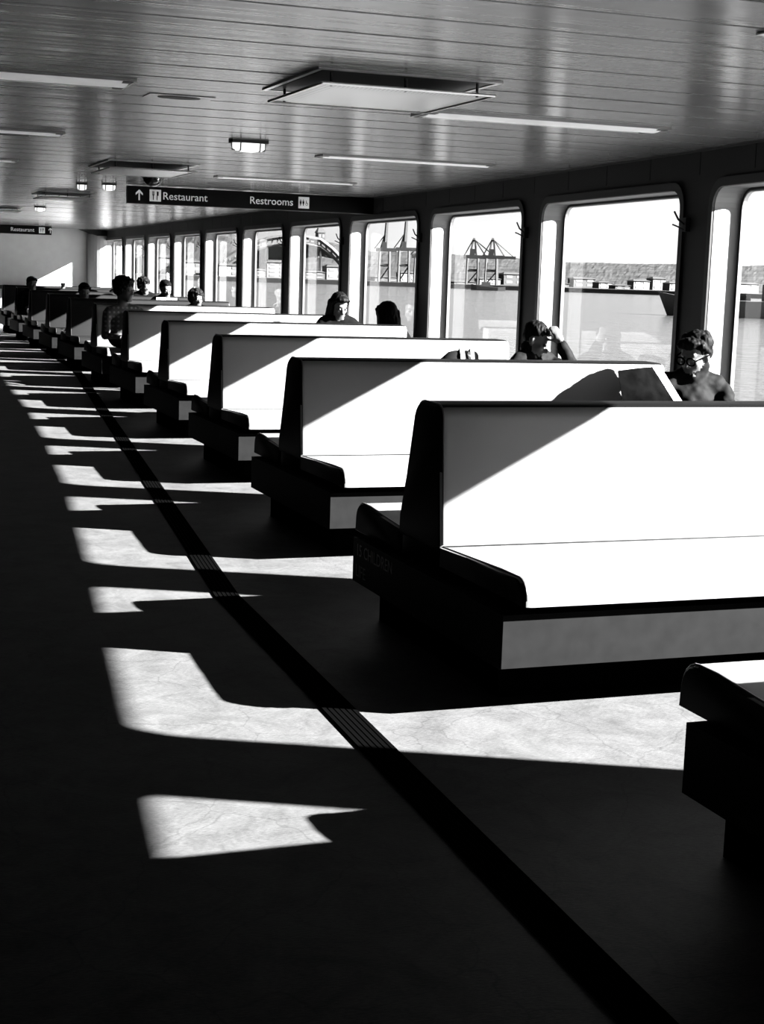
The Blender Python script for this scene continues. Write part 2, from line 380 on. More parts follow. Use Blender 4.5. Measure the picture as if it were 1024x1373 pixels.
# ceiling: slats as parts under the deck
ce = empty('ceiling', kind='structure')
me_s = None
SP = .3275*S; ys0 = 3.861*S
def slat_mesh():
    s = MB(); w = SP*K
    prof = [(-w/2+.006, .03), (-w/2+.006, .006), (-w/2+.014, 0), (w/2-.014, 0), (w/2-.006, .006), (w/2-.006, .03)]
    s.add([(0,y,z) for y,z in prof]+[(1,y,z) for y,z in prof], [(k,k+1,k+7,k+6) for k in range(5)]+[(0,1,2,3,4,5),(11,10,9,8,7,6)])
    return s
sm = slat_mesh().build('slat', M['slat'], ce)
k0 = int((YBACK-ys0)/SP)-1; first = True; kk = k0
x_l = XLEFT*K
while True:
    yc = ys0+SP*(kk+.5)
    if yc > YEND: break
    kk += 1
    if yc < YBACK: continue
    o = sm if first else sm.copy()
    if not first: COL.objects.link(o); o.parent = ce
    first = False
    o.location = (x_l, yc*K, (ZC-.06)*K+random.uniform(-.0012,.0012)); o.scale = ((wx(yc)+.03)*K-x_l, 1, 1)
    o.rotation_euler = (random.uniform(-.002,.002), 0, 0)
dk = MB(); low = []; zz = (ZC-.06)*K
ysd = list(np.linspace(YBACK-.2, YEND+.3, 20))
pl = [U(XLEFT-.2, y, 0) for y in ysd]; pr = [U(wx(y)+.19, y, 0) for y in ysd]
for z in (zz+.035, zz+.12):
    base = [Vector((p.x,p.y,z)) for p in pl]+[Vector((p.x,p.y,z)) for p in pr]
    dk.add(base, [(i,i+1,20+i+1,20+i) for i in range(19)])
dk.build('deck_plate', M['seam'], ce)

# ------------------------------------------------------------------ ceiling fittings (underside at zz)
def light_strip(x0, x1, y, label, on=True, w=.30):
    x0, x1, y = x0*S, x1*S, y*S
    t = empty('ceiling_light', tuple(Vector(((x0+x1)/2*K, y*K, zz))))
    hw = w*K/2; hx = (x1-x0)/2*K
    a = MB()
    for (p, q_) in (((-hx-.02,-hw-.015,-.012),(hx+.02,-hw,.0)), ((-hx-.02,hw,-.012),(hx+.02,hw+.015,.0)), ((-hx-.02,-hw,-.012),(-hx,hw,0)), ((hx,-hw,-.012),(hx+.02,hw,0))): a.box(p, q_)
    a.build('frame', M['alu'], t)
    a = MB(); n = 8
    R_ = [[(sx, -hw+2*hw*k/n, -.004-.016*math.sin(math.pi*k/n)) for k in range(n+1)]+[(sx,hw,-.001),(sx,-hw,-.001)] for sx in (-hx, hx)]
    a.loft(R_); a.build('diffuser', M['lighton'] if on else M['light'], t, smooth=False)
    for sx in (-1, 1):
        a = MB(); a.box((min(sx*(hx+.01),sx*(hx-.03)),-hw,-.014),(max(sx*(hx+.01),sx*(hx-.03)),hw,-.001)); a.build('end_cap', M['black'], t)
    tag(t, label, 'ceiling light', 'recessed strip lights in the ceiling'); return t
light_strip(-.2, 1.06, 5.75, 'nearest bright strip light at the upper left of the ceiling', True, .26)
light_strip(-.05, 1.16, 8.15, 'second bright strip light from the front on the left of the ceiling', True, .17)
light_strip(0, 1.2, 10.5, 'third bright strip light on the left of the ceiling', True, .17)
light_strip(2.36, 3.46, 6.02, 'pale strip light in the ceiling near the windows, closest of its row', True, .20)
light_strip(2.72, 3.77, 8.54, 'second strip light of the row in the ceiling near the windows', True, .14)
light_strip(2.71, 3.75, 11.0, 'third and farthest strip light of the row near the windows', True, .10)

def air_panel(x0, x1, y0, y1, label):            # dropped square air diffuser: perforated plate below a frame
    x0, x1, y0, y1 = x0*S, x1*S, y0*S, y1*S
    t = empty('air_diffuser', tuple(Vector(((x0+x1)/2*K, (y0+y1)/2*K, zz))))
    hx, hy = (x1-x0)/2*K, (y1-y0)/2*K
    a = MB()
    for p, q_ in (((-hx,-hy,-.008),(hx,-hy+.02,0)), ((-hx,hy-.02,-.008),(hx,hy,0)), ((-hx,-hy+.02,-.008),(-hx+.02,hy-.02,0)), ((hx-.02,-hy+.02,-.008),(hx,hy-.02,0))): a.box(p, q_)
    a.build('frame', M['alu'], t)
    a = MB(); a.box((-hx+.03,-hy+.03,-.006),(hx-.03,hy-.03,-.001)); a.build('throat', M['black'], t)
    a = MB(); N = 8; G = []
    for i in range(N+1):
        for k in range(N+1):
            u, v = -1+2*i/N, -1+2*k/N
            G.append((u*hx*.93, v*hy*.93, -.065+.012*max(abs(u),abs(v))**4))
    F_ = [(i*(N+1)+k, (i+1)*(N+1)+k, (i+1)*(N+1)+k+1, i*(N+1)+k+1) for i in range(N) for k in range(N)]
    a.add(G, F_); a.add([(x,y,z+.004) for x,y,z in G], F_); a.build('perforated_plate', M['perf'], t, smooth=True)
    a = MB(); r_ = [(-hx*.94,-hy*.94,-.054),(hx*.94,-hy*.94,-.054),(hx*.94,hy*.94,-.054),(-hx*.94,hy*.94,-.054)]
    for i in range(4): a.tube([r_[i], r_[(i+1)%4]], .006, 6)
    a.build('plate_rim', M['alu'], t)
    for sx in (-.8,0,.8):
        for sy in (-.8,.8): a = MB(); a.tube([(sx*hx,sy*hy,-.004),(sx*hx,sy*hy,-.058)], .006, 6); a.build('hanger', M['black'], t)
    tag(t, label, 'air vent', 'dropped air diffusers in the ceiling'); return t
air_panel(1.55, 2.22, 4.92, 5.62, 'largest nearest dropped perforated air diffuser above the benches')
air_panel(1.72, 2.32, 9.9, 10.7, 'second dropped air diffuser, just before the hanging sign')
air_panel(1.92, 2.44, 14.7, 15.4, 'third dropped air diffuser, farther down the ceiling on the left')
air_panel(1.75, 2.30, 19.3, 20.0, 'farthest dropped air diffuser at the left edge of the picture')
air_panel(2.36, 3.0, 3.02, 3.60, 'dropped air diffuser at the upper right corner of the picture')
# flush oval speaker grille
for (x, y, lab, w) in ((1.34, 6.10, 'flush loudspeaker grille in the ceiling beside the nearest bright strip', .13), (.95, 8.4, 'flush loudspeaker grille beside the second bright strip', .12)):
    t = empty('ceiling_speaker', (x*K*S, y*K*S, zz))
    a = MB(); a.box((-.15,-.085,-.003),(.15,.085,-.0005)); a.build('plate', M['slat'], t)
    a = MB(); R_ = [[(.1*math.cos(q_)*s, .055*math.sin(q_)*s, z) for q_ in np.linspace(0,2*math.pi,20,endpoint=False)] for s, z in ((1,-.003),(.95,-.006),(.5,-.0065))]
    a.loft(R_); a.build('grille', M['seam'], t); tag(t, lab, 'speaker')
# caged bulkhead lamps
def caged(x, y, lab, s=1):
    t = empty('caged_lamp', (x*K*S, y*K*S, zz)); 
    a = MB(); a.box((-.11*s,-.05*s,-.02),(.11*s,.05*s,-.001)); a.build('base', M['black'], t)
    a = MB(); R_ = [[(.10*s*k_*math.cos(q_), .042*s*k_*math.sin(q_), z) for q_ in np.linspace(0,2*math.pi,16,endpoint=False)] for k_, z in ((1,-.02),(1,-.05),(.8,-.065),(.3,-.07))]
    a.loft(R_); a.build('lens', M['lens'], t)
    a = MB(); a.tube([(-.105*s,0,-.02),(-.1*s,0,-.06),(0,0,-.058),(.1*s,0,-.06),(.105*s,0,-.02)], .004, 6)
    for sx in (-.06,.06): a.tube([(sx*s,-.048*s,-.02),(sx*s,-.04*s,-.065),(sx*s,.04*s,-.065),(sx*s,.048*s,-.02)], .004, 6)
    a.build('cage', M['black'], t); tag(t, lab, 'lamp', 'caged lamps on the ceiling')
caged(2.10, 7.86, 'nearest caged oval lamp glowing on the ceiling')
caged(2.22, 12.75, 'caged lamp on the ceiling left of the hanging sign', .6)
caged(2.02, 12.9, 'smaller caged lamp left of the second caged lamp', .45)
caged(2.43, 18.7, 'farthest caged lamp on the ceiling', .7)
# dome camera
t = empty('dome_camera', (2.25*K*S, 11.1*K*S, zz))
a = MB(); a.loft([[(.10*r*math.cos(q_), .10*r*math.sin(q_), z) for q_ in np.linspace(0,2*math.pi,20,endpoint=False)] for r, z in ((1,0),(1,-.03),(.85,-.04))]); a.build('base', M['black'], t)
a = MB(); a.loft([[(.08*math.cos(e)*math.cos(q_), .08*math.cos(e)*math.sin(q_), -.04-.07*math.sin(e)) for q_ in np.linspace(0,2*math.pi,20,endpoint=False)] for e in np.linspace(0,1.5,7)]); a.build('dome', mat('smoked_dome',.01,.08), t, smooth=True)
tag(t, 'black dome security camera on the ceiling above the restaurant sign', 'camera')

# ------------------------------------------------------------------ signs
def text(body, size, name, parent, loc, rot, m_, ext=.002):
    c_ = bpy.data.curves.new(name, 'FONT'); c_.body = body; c_.size = size; c_.extrude = ext; c_.resolution_u = 3
    o = bpy.data.objects.new(name, c_); COL.objects.link(o)
    dg = bpy.context.evaluated_depsgraph_get(); me = bpy.data.meshes.new_from_object(o.evaluated_get(dg)); bpy.data.objects.remove(o)
    me.materials.append(m_); o = bpy.data.objects.new(name, me); COL.objects.link(o); o.parent = parent; o.location = loc; o.rotation_euler = rot
    return o
def sign(xa, xb, y, h, label, layout, zt=None):
    zt = zz if zt is None else zt
    t = empty('hanging_sign', (xa*K, y*K, zt)); w = (xb-xa)*K
    a = MB(); a.box((0,0,-h),(w,.05,-.002)); a.build('sign_box', M['signblack'], t)
    a = MB(); a.box((0,-.004,-h),(w,.0,-h+.008)); a.build('rim', M['black'], t)
    R90 = (math.pi/2, 0, 0)
    for it in layout:
        k_, x = it[0], it[1]
        if k_ == 'text': text(it[2], h*.60, 'lettering', t, (x, -.002, -h*.70), R90, M['signtext'])
        if k_ == 'arrow':
            a = MB(); cx = x; z0, z1 = -h*.8, -h*.2; d = h*.2
            a.box((cx-h*.035,-.005,z0),(cx+h*.035,0,z1-h*.05))
            for s in (-1,1):
                a.add([(cx,-.005,z1+.0),(cx,-.005,z1-h*.13),(cx+s*d,-.005,z1-d-h*.12),(cx+s*d,-.005,z1-d+.0)],[(0,1,2,3)])
                a.add([(cx,-.001,z1+.0),(cx,-.001,z1-h*.13),(cx+s*d,-.001,z1-d-h*.12),(cx+s*d,-.001,z1-d+.0)],[(0,1,2,3)])
            a.build('arrow', M['signtext'], t)
        if k_ in ('food', 'wc'):
            s = h*.66; sx = s*1.0
            a = MB(); a.box((x,-.004,-h/2-s/2),(x+sx,0,-h/2+s/2)); pb = a.build('pictogram_plate', M['signtext'], t)
            a = MB()
            if k_ == 'food':
                for dx in (-.045,0,.045): a.box((x+sx*(.32+dx*1.6)-s*.02,-.007,-h/2+s*.05),(x+sx*(.32+dx*1.6)+s*.02,-.003,-h/2+s*.36))
                a.box((x+sx*.23,-.007,-h/2+s*.0),(x+sx*.41,-.003,-h/2+s*.08)); a.box((x+sx*.285,-.007,-h/2-s*.38),(x+sx*.355,-.003,-h/2+s*.02))
                a.box((x+sx*.62,-.007,-h/2-s*.38),(x+sx*.69,-.003,-h/2+s*.36)); a.box((x+sx*.66,-.007,-h/2-s*.02),(x+sx*.78,-.003,-h/2+s*.34))
            else:
                for q_ in (.2,.45): 
                    a.box((x+sx*(q_-.08),-.007,-h/2-s*.1),(x+sx*(q_+.08),-.003,-h/2+s*.14)); a.box((x+sx*(q_-.04),-.007,-h/2-s*.26),(x+sx*(q_+.04),-.003,-h/2-s*.08)); a.box((x+sx*(q_-.04),-.007,-h/2+s*.17),(x+sx*(q_+.04),-.003,-h/2+s*.26))
                a.tube([(x+sx*(.77+.1*math.cos(e)),-.005,-h/2-s*.12+s*.1*math.sin(e)) for e in np.linspace(0,6.2,12)], s*.02, 4); a.box((x+sx*.70,-.007,-h/2-s*.05),(x+sx*.75,-.003,-h/2+s*.2)); a.box((x+sx*.70,-.007,-h/2-s*.05),(x+sx*.86,-.003,-h/2+s*.0))
            a.build('pictogram', M['signblack'], t)
    tag(t, label, 'sign'); return t
sign(2.39*S, wx(12.85*S)-.01, 12.85*S, .152*K, 'long black hanging sign lettered Restaurant and Restrooms across the aisle',
     [('arrow', .115), ('food', .215), ('text', .34, 'Restaurant'), ('text', 1.20, 'Restrooms'), ('wc', 1.70)], zz-.005)
sign(2.3, 3.87*S, 28.2*S, .165*K, 'small far black sign lettered Restaurant before the pale bulkhead',
     [('text', 1.03, 'Restaurant'), ('food', 1.60), ('arrow', 1.83)], zz-.005)

# ------------------------------------------------------------------ tactile strip (bends once)
st = empty('floor_guide_strip')
tag(st, 'long narrow dark ribbed strip running along the pale floor beside the benches', 'floor strip')
def seg(p, q, w=.100):
    p, q = U(p[0], p[1], .06), U(q[0], q[1], .06); d = (q-p).normalized(); n = Vector((d.y,-d.x,0)); W_ = w*K
    a = MB(); a.add([p, p+n*W_, q+n*W_, q]+[v+Vector((0,0,.003)) for v in (p, p+n*W_, q+n*W_, q)], [(0,1,2,3),(4,5,6,7),(0,1,5,4),(1,2,6,5),(2,3,7,6),(3,0,4,7)]); a.build('strip_base', M['stripbase'], st)
    for k_ in range(6):
        o_ = W_*(k_+.5)/6; hw = W_/6*.36
        a = MB(); P = [p+n*(o_-hw), p+n*(o_+hw), q+n*(o_+hw), q+n*(o_-hw)]
        a.add([v+Vector((0,0,.002)) for v in P]+[v+Vector((0,0,.007)) for v in P], [(0,1,2,3),(4,5,6,7),(0,1,5,4),(1,2,6,5),(2,3,7,6),(3,0,4,7)]); a.build('rib', M['rib'], st)
seg((1.13, -1.0), (1.395, 5.62)); seg((1.395, 5.62), (2.78, 18.5)); seg((2.78, 18.5), (3.1, 25.5))

# ------------------------------------------------------------------ benches
XS = {-1:1.62, 0:1.80, 1:1.838, 2:2.092, 3:2.298, 4:2.465, 5:2.597, 6:2.70, 7:2.778, 8:2.842, 9:2.898, 10:2.963, 11:3.0}
Y0, SPC = 4.415, 2.3697
def BY(i): return Y0+(i-1)*SPC
def arc(cx, cy, r, a0, a1, n=5): return [(cx+r*math.cos(math.radians(a0+(a1-a0)*k/n)), cy+r*math.sin(math.radians(a0+(a1-a0)*k/n))) for k in range(n+1)]
BACK = [(0.0,.44),(.003,.47),(.025,.70),(.036,.82)] + arc(.085,.873,.045,175,92) + arc(.205,.846,.073,88,8) + [(.325,.66),(.375,.50),(.376,.44)]
FSEAT = [(.01,.40),(.01,.462),(-.2,.470),(-.45,.479)] + arc(-.575,.425,.055,88,5)[::1] 
FSEAT = [(.01,.40),(.01,.462),(-.2,.470),(-.45,.479)] + arc(-.572,.422,.058,92,180) + [(-.632,.402)]
RSEAT = [(.36,.372),(.36,.462),(.55,.474),(.70,.486)] + arc(.775,.424,.062,92,5) + [(.840,.374)]
def cushion(prof, x0, x1, puff=.012, nseg=10, crown=0):
    a = MB(); xs = [x0-.0, x0+.004, x0+.012, x0+.03]; ins = [.016, .008, .003, 0]
    xs2 = [x1-.03, x1-.012, x1-.004, x1]; ins2 = ins[::-1]
    cyc = sum(p[0] for p in prof)/len(prof); czc = sum(p[1] for p in prof)/len(prof)
    X = xs+[x0+.03+(x1-x0-.06)*k/nseg for k in range(1, nseg)]+xs2; I = ins+[0]*(nseg-1)+ins2
    R_ = []
    for x, i_ in zip(X, I):
        ring_ = []
        for (y, z) in prof:
            dy, dz = y-cyc, z-czc; l = math.hypot(dy, dz) or 1
            ring_.append(U(x, y-dy/l*i_, z-dz/l*i_))
        R_.append(ring_)
    a.loft(R_); return a
def recolor(o, fn):
    for p in o.data.polygons: p.material_index = fn(p)
def bench(i):
    x0, y0 = XS[i], BY(i); x1 = wbench(y0-.66)-.035
    t = empty('bench', tuple(U(x0, y0, .06)))
    inv = Matrix.Translation(-t.location)
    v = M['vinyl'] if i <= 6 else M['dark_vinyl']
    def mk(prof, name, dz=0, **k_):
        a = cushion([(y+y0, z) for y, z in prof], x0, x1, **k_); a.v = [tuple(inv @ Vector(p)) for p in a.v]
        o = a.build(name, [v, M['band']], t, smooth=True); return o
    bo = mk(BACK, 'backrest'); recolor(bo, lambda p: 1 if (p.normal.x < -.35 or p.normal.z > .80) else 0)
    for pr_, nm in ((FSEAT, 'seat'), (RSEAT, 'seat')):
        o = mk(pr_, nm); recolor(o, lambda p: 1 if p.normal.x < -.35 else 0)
    # piping round the cushion ends and along the back/seat joint
    a = MB()
    for prof in (BACK, FSEAT, RSEAT):
        for xx in (x0+.010,):
            cy_, cz_ = sum(p[0] for p in prof)/len(prof), sum(p[1] for p in prof)/len(prof)
            pts = [U(xx+.004, y+y0, z) for y, z in prof[1:-1]]
            a.tube([inv @ p for p in pts], .004, 6)
    a.build('piping', M['piping'], t)
    a = MB(); a.tube([inv @ U(x0+.012, y0-.004, .463), inv @ U(x1-.01, y0-.004, .463)], .005, 6); a.build('joint_piping', M['band'], t)
    # box: side walls overhang a recessed kick
    def bx(lo, hi, name, m_):
        a = MB(); a.box(inv @ U(*lo), inv @ U(*hi)); return a.build(name, m_, t)
    xb = x0-.04
    bx((xb, y0-.575, .21), (x1, y0+.728, .372), 'seat_box', M['boxend'])
    bx((xb+.002, y0-.588, .214), (x1, y0-.5755, .372), 'front_panel', M['box'])
    bx((x0+.01, y0-.56, .372), (x1, y0+.02, .402), 'seat_board', M['kick'])
    bx((x0+.06, y0-.36, .06), (x1-.02, y0+.70, .21), 'toe_kick', M['kick'])
    return t
where = {-1:'pale bench nearest the photographer, out of view behind the camera', 0:'pale upholstered bench cut off at the lower right corner', 1:'largest pale upholstered bench in the right foreground with stencilled end',
 2:'second pale bench, where the woman in glasses reads', 3:'third pale bench, where the man rests his head on his hand', 4:'fourth pale bench, in front of the two people by the windows',
 5:'fifth pale bench, where a woman with long hair looks down', 6:'sixth pale bench, beside the man in the checked jacket',
 7:'first grey bench behind the pale ones, under the hooded person', 8:'second grey bench, under the person holding a book', 9:'third grey bench from the pale ones',
 10:'last but one grey bench with a white cup on its top', 11:'farthest grey bench against the pale bulkhead'}
benches = {}
for i in range(-1, 12):
    t = bench(i); benches[i] = t; tag(t, where[i], 'bench', 'back to back benches along the windows')
for s_, z, sz in (('15 CHILDREN', .312, .062), ('LIFE', .235, .062)):
    o = text(s_, sz*K, 'lettering', benches[1], (0,0,0), (math.pi/2, 0, -math.pi/2), M['faint'], .0006)
    o.location = benches[1].location*0 + (U(XS[1]-.0415, BY(1)+.69, z)-benches[1].location)
tag(benches[1], None)

# ------------------------------------------------------------------ people
def frame_from(yaw, pitch, roll=0):       # local face direction is -Y
    return Matrix.Rotation(yaw, 4, 'Z') @ Matrix.Rotation(pitch, 4, 'X') @ Matrix.Rotation(roll, 4, 'Y')
class Body:
    def __init__(s): s.p = []
    def cap(s, a, b, ra, rb=None, m=0): s.p.append(('c', Vector(a), Vector(b), ra, ra if rb is None else rb, m)); return s
    def ell(s, c, r, m=0, R=None): s.p.append(('e', Vector(c), Vector(r), R or Matrix.Identity(4), 0, m)); return s
    def mesh(s, vox, smooth=3, wr=.0, seed=0):
        bm = bmesh.new()
        for q in s.p:
            if q[0] == 'c':
                a, b = q[1], q[2]; ra, rb = q[3], q[4]; d = b-a; l = d.length
                if l < 1e-6: continue
                rot = d.to_track_quat('Z', 'Y').to_matrix().to_4x4(); rings = []; n = 14
                for e in np.linspace(-math.pi/2+.18, 0, 4): rings.append((ra*math.sin(e), ra*math.cos(e)))
                for e in np.linspace(0, math.pi/2-.18, 4): rings.append((l+rb*math.sin(e), rb*math.cos(e)))
                T = Matrix.Translation(a) @ rot
                V = [[bm.verts.new(T @ Vector((r*math.cos(2*math.pi*k/n), r*math.sin(2*math.pi*k/n), z))) for k in range(n)] for z, r in rings]
                for i in range(len(V)-1):
                    for k in range(n): bm.faces.new((V[i][k], V[i][(k+1)%n], V[i+1][(k+1)%n], V[i+1][k]))
                bm.faces.new(V[0][::-1]); bm.faces.new(V[-1])
            else:
                T = Matrix.Translation(q[1]) @ q[3] @ Matrix.Diagonal((*q[2], 1))
                bmesh.ops.create_icosphere(bm, subdivisions=3, radius=1, matrix=T)
        me = bpy.data.meshes.new('tmp'); bm.to_mesh(me); bm.free()
        o = bpy.data.objects.new('tmp', me); COL.objects.link(o)
        r = o.modifiers.new('r', 'REMESH'); r.mode = 'VOXEL'; r.voxel_size = vox; r.adaptivity = 0
        dg = bpy.context.evaluated_depsgraph_get(); me2 = bpy.data.meshes.new_from_object(o.evaluated_get(dg))
        bpy.data.objects.remove(o)
        n = len(me2.vertices); V = np.empty(n*3); me2.vertices.foreach_get('co', V); V = V.reshape(-1, 3)
        E = np.empty(len(me2.edges)*2, dtype=int); me2.edges.foreach_get('vertices', E); E = E.reshape(-1, 2)
        deg = np.bincount(E.ravel(), minlength=n)[:, None]
        for _ in range(smooth):
            S_ = np.zeros_like(V); np.add.at(S_, E[:,0], V[E[:,1]]); np.add.at(S_, E[:,1], V[E[:,0]]); V = V*.4+S_/deg*.6
        # which primitive owns each vertex
        best = np.full(n, 1e9); own = np.zeros(n, int)
        for q in s.p:
            if q[0] == 'c':
                a, b = np.array(q[1]), np.array(q[2]); d = b-a; tt = np.clip(((V-a)@d)/(d@d), 0, 1)
                dist = np.linalg.norm(V-(a+tt[:,None]*d), axis=1)-(q[3]+(q[4]-q[3])*tt)
            else:
                inv = np.array((Matrix.Translation(q[1]) @ q[3]).inverted()); L = V@inv[:3,:3].T+inv[:3,3]; rr = np.array(q[2])
                k0_ = np.linalg.norm(L/rr, axis=1); k1_ = np.linalg.norm(L/(rr*rr), axis=1)+1e-9; dist = k0_*(k0_-1)/k1_
            mk = dist < best; best[mk] = dist[mk]; own[mk] = q[5]
        if wr:
            me2.vertices.foreach_set('co', V.ravel()); me2.update()
            N_ = np.empty(n*3); me2.vertices.foreach_get('normal', N_); N_ = N_.reshape(-1, 3)
            for i in range(n):
                if own[i] in (1, 2):
                    p = Vector(V[i]); q = noise.noise(Vector((p.x*9+seed, p.y*9, p.z*16)))+.5*noise.noise(Vector((p.x*22+seed, p.y*22, p.z*30)))
                    V[i] += N_[i]*wr*q
        me2.vertices.foreach_set('co', V.ravel())
        lo = np.empty(len(me2.loops), int); me2.loops.foreach_get('vertex_index', lo)
        st_ = np.empty(len(me2.polygons), int); me2.polygons.foreach_get('loop_start', st_)
        me2.materials.clear()
        me2.polygons.foreach_set('material_index', own[lo[st_]].astype(int)); me2.shade_smooth(); me2.update()
        return me2
def head(B, T, s=1, mskin=0):
    def P(x, y, z): return T @ Vector((x*s, y*s, z*s))
    R = T.to_3x3().to_4x4()
    B.ell(P(0,.018,.032), (.074*s,.092*s,.084*s), mskin, R)
    B.ell(P(0,-.018,-.03), (.060*s,.068*s,.080*s), mskin, R)
    B.cap(P(-.02,-.060,-.092), P(.02,-.060,-.092), .022*s, m=mskin)
    B.cap(P(0,-.082,.012), P(0,-.104,-.026), .008*s, .0125*s, mskin)
    B.cap(P(-.012,-.094,-.03), P(.012,-.094,-.03), .009*s, m=mskin)
    B.cap(P(-.034,-.070,.030), P(.034,-.070,.030), .013*s, m=mskin)
    for q in (-1, 1):
        B.ell(P(q*.034,-.058,-.022), (.024*s,.024*s,.024*s), mskin, R)
        B.ell(P(q*.076,.008,-.008), (.010*s,.018*s,.030*s), mskin, R)
    B.cap(P(-.018,-.080,-.056), P(.018,-.080,-.056), .0075*s, m=mskin)
    B.cap(P(-.014,-.078,-.068), P(.014,-.078,-.068), .0085*s, m=mskin)
def hand(B, T, curl=.6, side=1, s=1):      # palm along -Z from the wrist at origin, palm faces -Y, thumb to +X*side
    def P(x, y, z): return T @ Vector((x*s*side, y*s, z*s))
    R = T.to_3x3().to_4x4()
    B.ell(P(0,0,-.048), (.040*s,.016*s,.050*s), 0, R)
    for k_, (fx, L) in enumerate(((.029,.070),(.010,.078),(-.010,.072),(-.028,.056))):
        a = Vector((fx, -.002, -.086)); ang = curl*.5; seglen = (L*.45, L*.32, L*.25); r = (.0095,.0085,.0075)
        for q in range(3):
            b_ = a+Vector((fx*.05, -math.sin(ang)*seglen[q], -math.cos(ang)*seglen[q])); B.cap(P(*a), P(*b_), r[q]*s, r[q]*.9*s); a = b_; ang += curl
    a = Vector((.030,-.006,-.028))
    for d_, r in ((Vector((.030,-.014,-.026)),.012), (Vector((.014,-.018,-.026)),.010), (Vector((.002,-.014,-.020)),.0085)):
        b_ = a+d_; B.cap(P(*a), P(*b_), r*s, r*.92*s); a = b_
def aim(a, b, roll=0):                      # frame at a with -Z pointing to b
    q = (b-a).to_track_quat('-Z', 'Y').to_matrix().to_4x4(); return Matrix.Translation(a) @ q @ Matrix.Rotation(roll, 4, 'Z')
def person(headpos, seat_y, face=(0,0), body_yaw=0, label='', hair='short', hairm='hair', cloth='cloth', vox=.011, arms=None, hs=1.0, wrk=.004, seat_dir=-1, legs=True, collar=0, shoulders=.185, hoodie=False, name='person', hunch=.065, sleeve=.043):
    """headpos metres; the hips rest on the seat at seat_y; seat_dir -1 looks to -Y, +1 to +Y"""
    hp = Vector(headpos); root = Vector((hp.x, seat_y, 0))
    ob = empty(name, tuple(root)); C_ = hp-root
    g = seat_dir; SZ = .46
    B = Body(); Ry = Matrix.Rotation(body_yaw + (math.pi if g > 0 else 0), 4, 'Z')
    hip = Vector((0, 0, SZ+.10)); neck = Vector((C_.x, C_.y*.75, C_.z-.13*hs+hunch)); 
    sh = neck - Vector((0,0,.085)); mid = hip.lerp(sh, .5)
    def rv(x, y, z): return Ry.to_3x3() @ Vector((x, y, z))
    # trunk
    B.ell(hip, (.175,.13,.12), 2, Ry); B.ell(hip.lerp(sh,.33), (.15,.115,.14), 1, Ry); B.ell(hip.lerp(sh,.68), (.168,.12,.15), 1, Ry)
    B.cap(sh+rv(-shoulders*.78,.01,-.02), sh+rv(shoulders*.78,.01,-.02), .068, m=1)
    B.cap(sh+rv(-.06,.01,.02), sh+rv(.06,.01,.02), .065, m=1)
    HT = Matrix.Translation(hp-root) @ frame_from(face[0]+(math.pi if g > 0 else 0), face[1], face[2] if len(face) > 2 else 0)
    base = HT @ Vector((0,.03*hs,-.05*hs))
    B.cap(sh+rv(0,.02,.02), base, .055*hs, .050*hs, 0)
    for q in (-1, 1): B.cap(sh+rv(q*.03,.015,.045), sh+rv(q*shoulders*.85,.01,-.005), .055, .058, 1)
    if collar: B.cap(sh+rv(0,.012,.03), sh.lerp(base,.80), .084, .074, 1)
    head(B, HT, hs)
    # legs
    if legs:
        for q in (-1, 1):
            h_ = hip+rv(q*.085,-.02,-.02); kn = h_+rv(q*.03,-.42,.0); kn.z = .50; an = kn+rv(0,-.02,0); an.z = .09
            B.cap(h_, kn, .085, .060, 2); B.cap(kn, an, .056, .040, 2); B.cap(an+Vector((0,0,-.045)), an+rv(0,-.13,-.050), .040, .034, 3)
    # arms
    for q in (-1, 1):
        S_ = sh+rv(q*shoulders, .0, -.03)
        if arms and q in arms:
            el, wr_, curl, roll = arms[q]; el = Vector(el)-root; wr_ = Vector(wr_)-root
        else:
            el = S_+rv(q*.05, -.06, -.26); wr_ = el+rv(-q*.10, -.22, -.02); wr_.z = max(wr_.z, .60); curl, roll = .5, 0
        B.cap(S_, el, .055, max(.045, sleeve), 1); B.cap(el, wr_.lerp(el,.10), sleeve, .031*sleeve/.043, 1)
        d = (wr_-el).normalized()
        T = aim(wr_, wr_+d, roll)
        B.cap(wr_.lerp(el,.10), wr_+d*.02, .025, .024, 0)
        hand(B, T, curl, side=-q, s=.95)
    me = B.mesh(vox, wr=wrk, seed=random.random()*50)
    for mm in (M['skin'], M[cloth], M['denim'], M['shoe']): me.materials.append(mm)
    o = bpy.data.objects.new('body', me); COL.objects.link(o); o.parent = ob
    # eyes
    for q in (-1, 1):
        e = MB(); bm = bmesh.new(); bmesh.ops.create_uvsphere(bm, u_segments=10, v_segments=8, radius=.0105*hs, matrix=HT @ Matrix.Translation((q*.030*hs,-.078*hs,.006*hs)))
        m_ = bpy.data.meshes.new('eye'); bm.to_mesh(m_); bm.free(); m_.materials.append(M['eye']); m_.shade_smooth()
        eo = bpy.data.objects.new('eye', m_); COL.objects.link(eo); eo.parent = ob
    # hair
    H_ = Body(); R = HT.to_3x3().to_4x4()
    def P(x, y, z): return HT @ Vector((x*hs, y*hs, z*hs))
    H_.ell(P(0,.032,.052), (.083*hs,.092*hs,.078*hs), 0, R)
    if hair != 'crew':
        H_.ell(P(0,-.045,.092), (.062*hs,.040*hs,.026*hs), 0, R)
        H_.ell(P(0,.050,.0), (.078*hs,.068*hs,.070*hs), 0, R)
        for q in (-1, 1): H_.cap(P(q*.068,-.03,.072), P(q*.080,.02,.015), .018*hs, .014*hs)
    if hair == 'crew': H_.ell(P(0,.05,.01), (.074*hs,.062*hs,.06*hs), 0, R); H_.ell(P(0,-.03,.088), (.060*hs,.045*hs,.022*hs), 0, R)
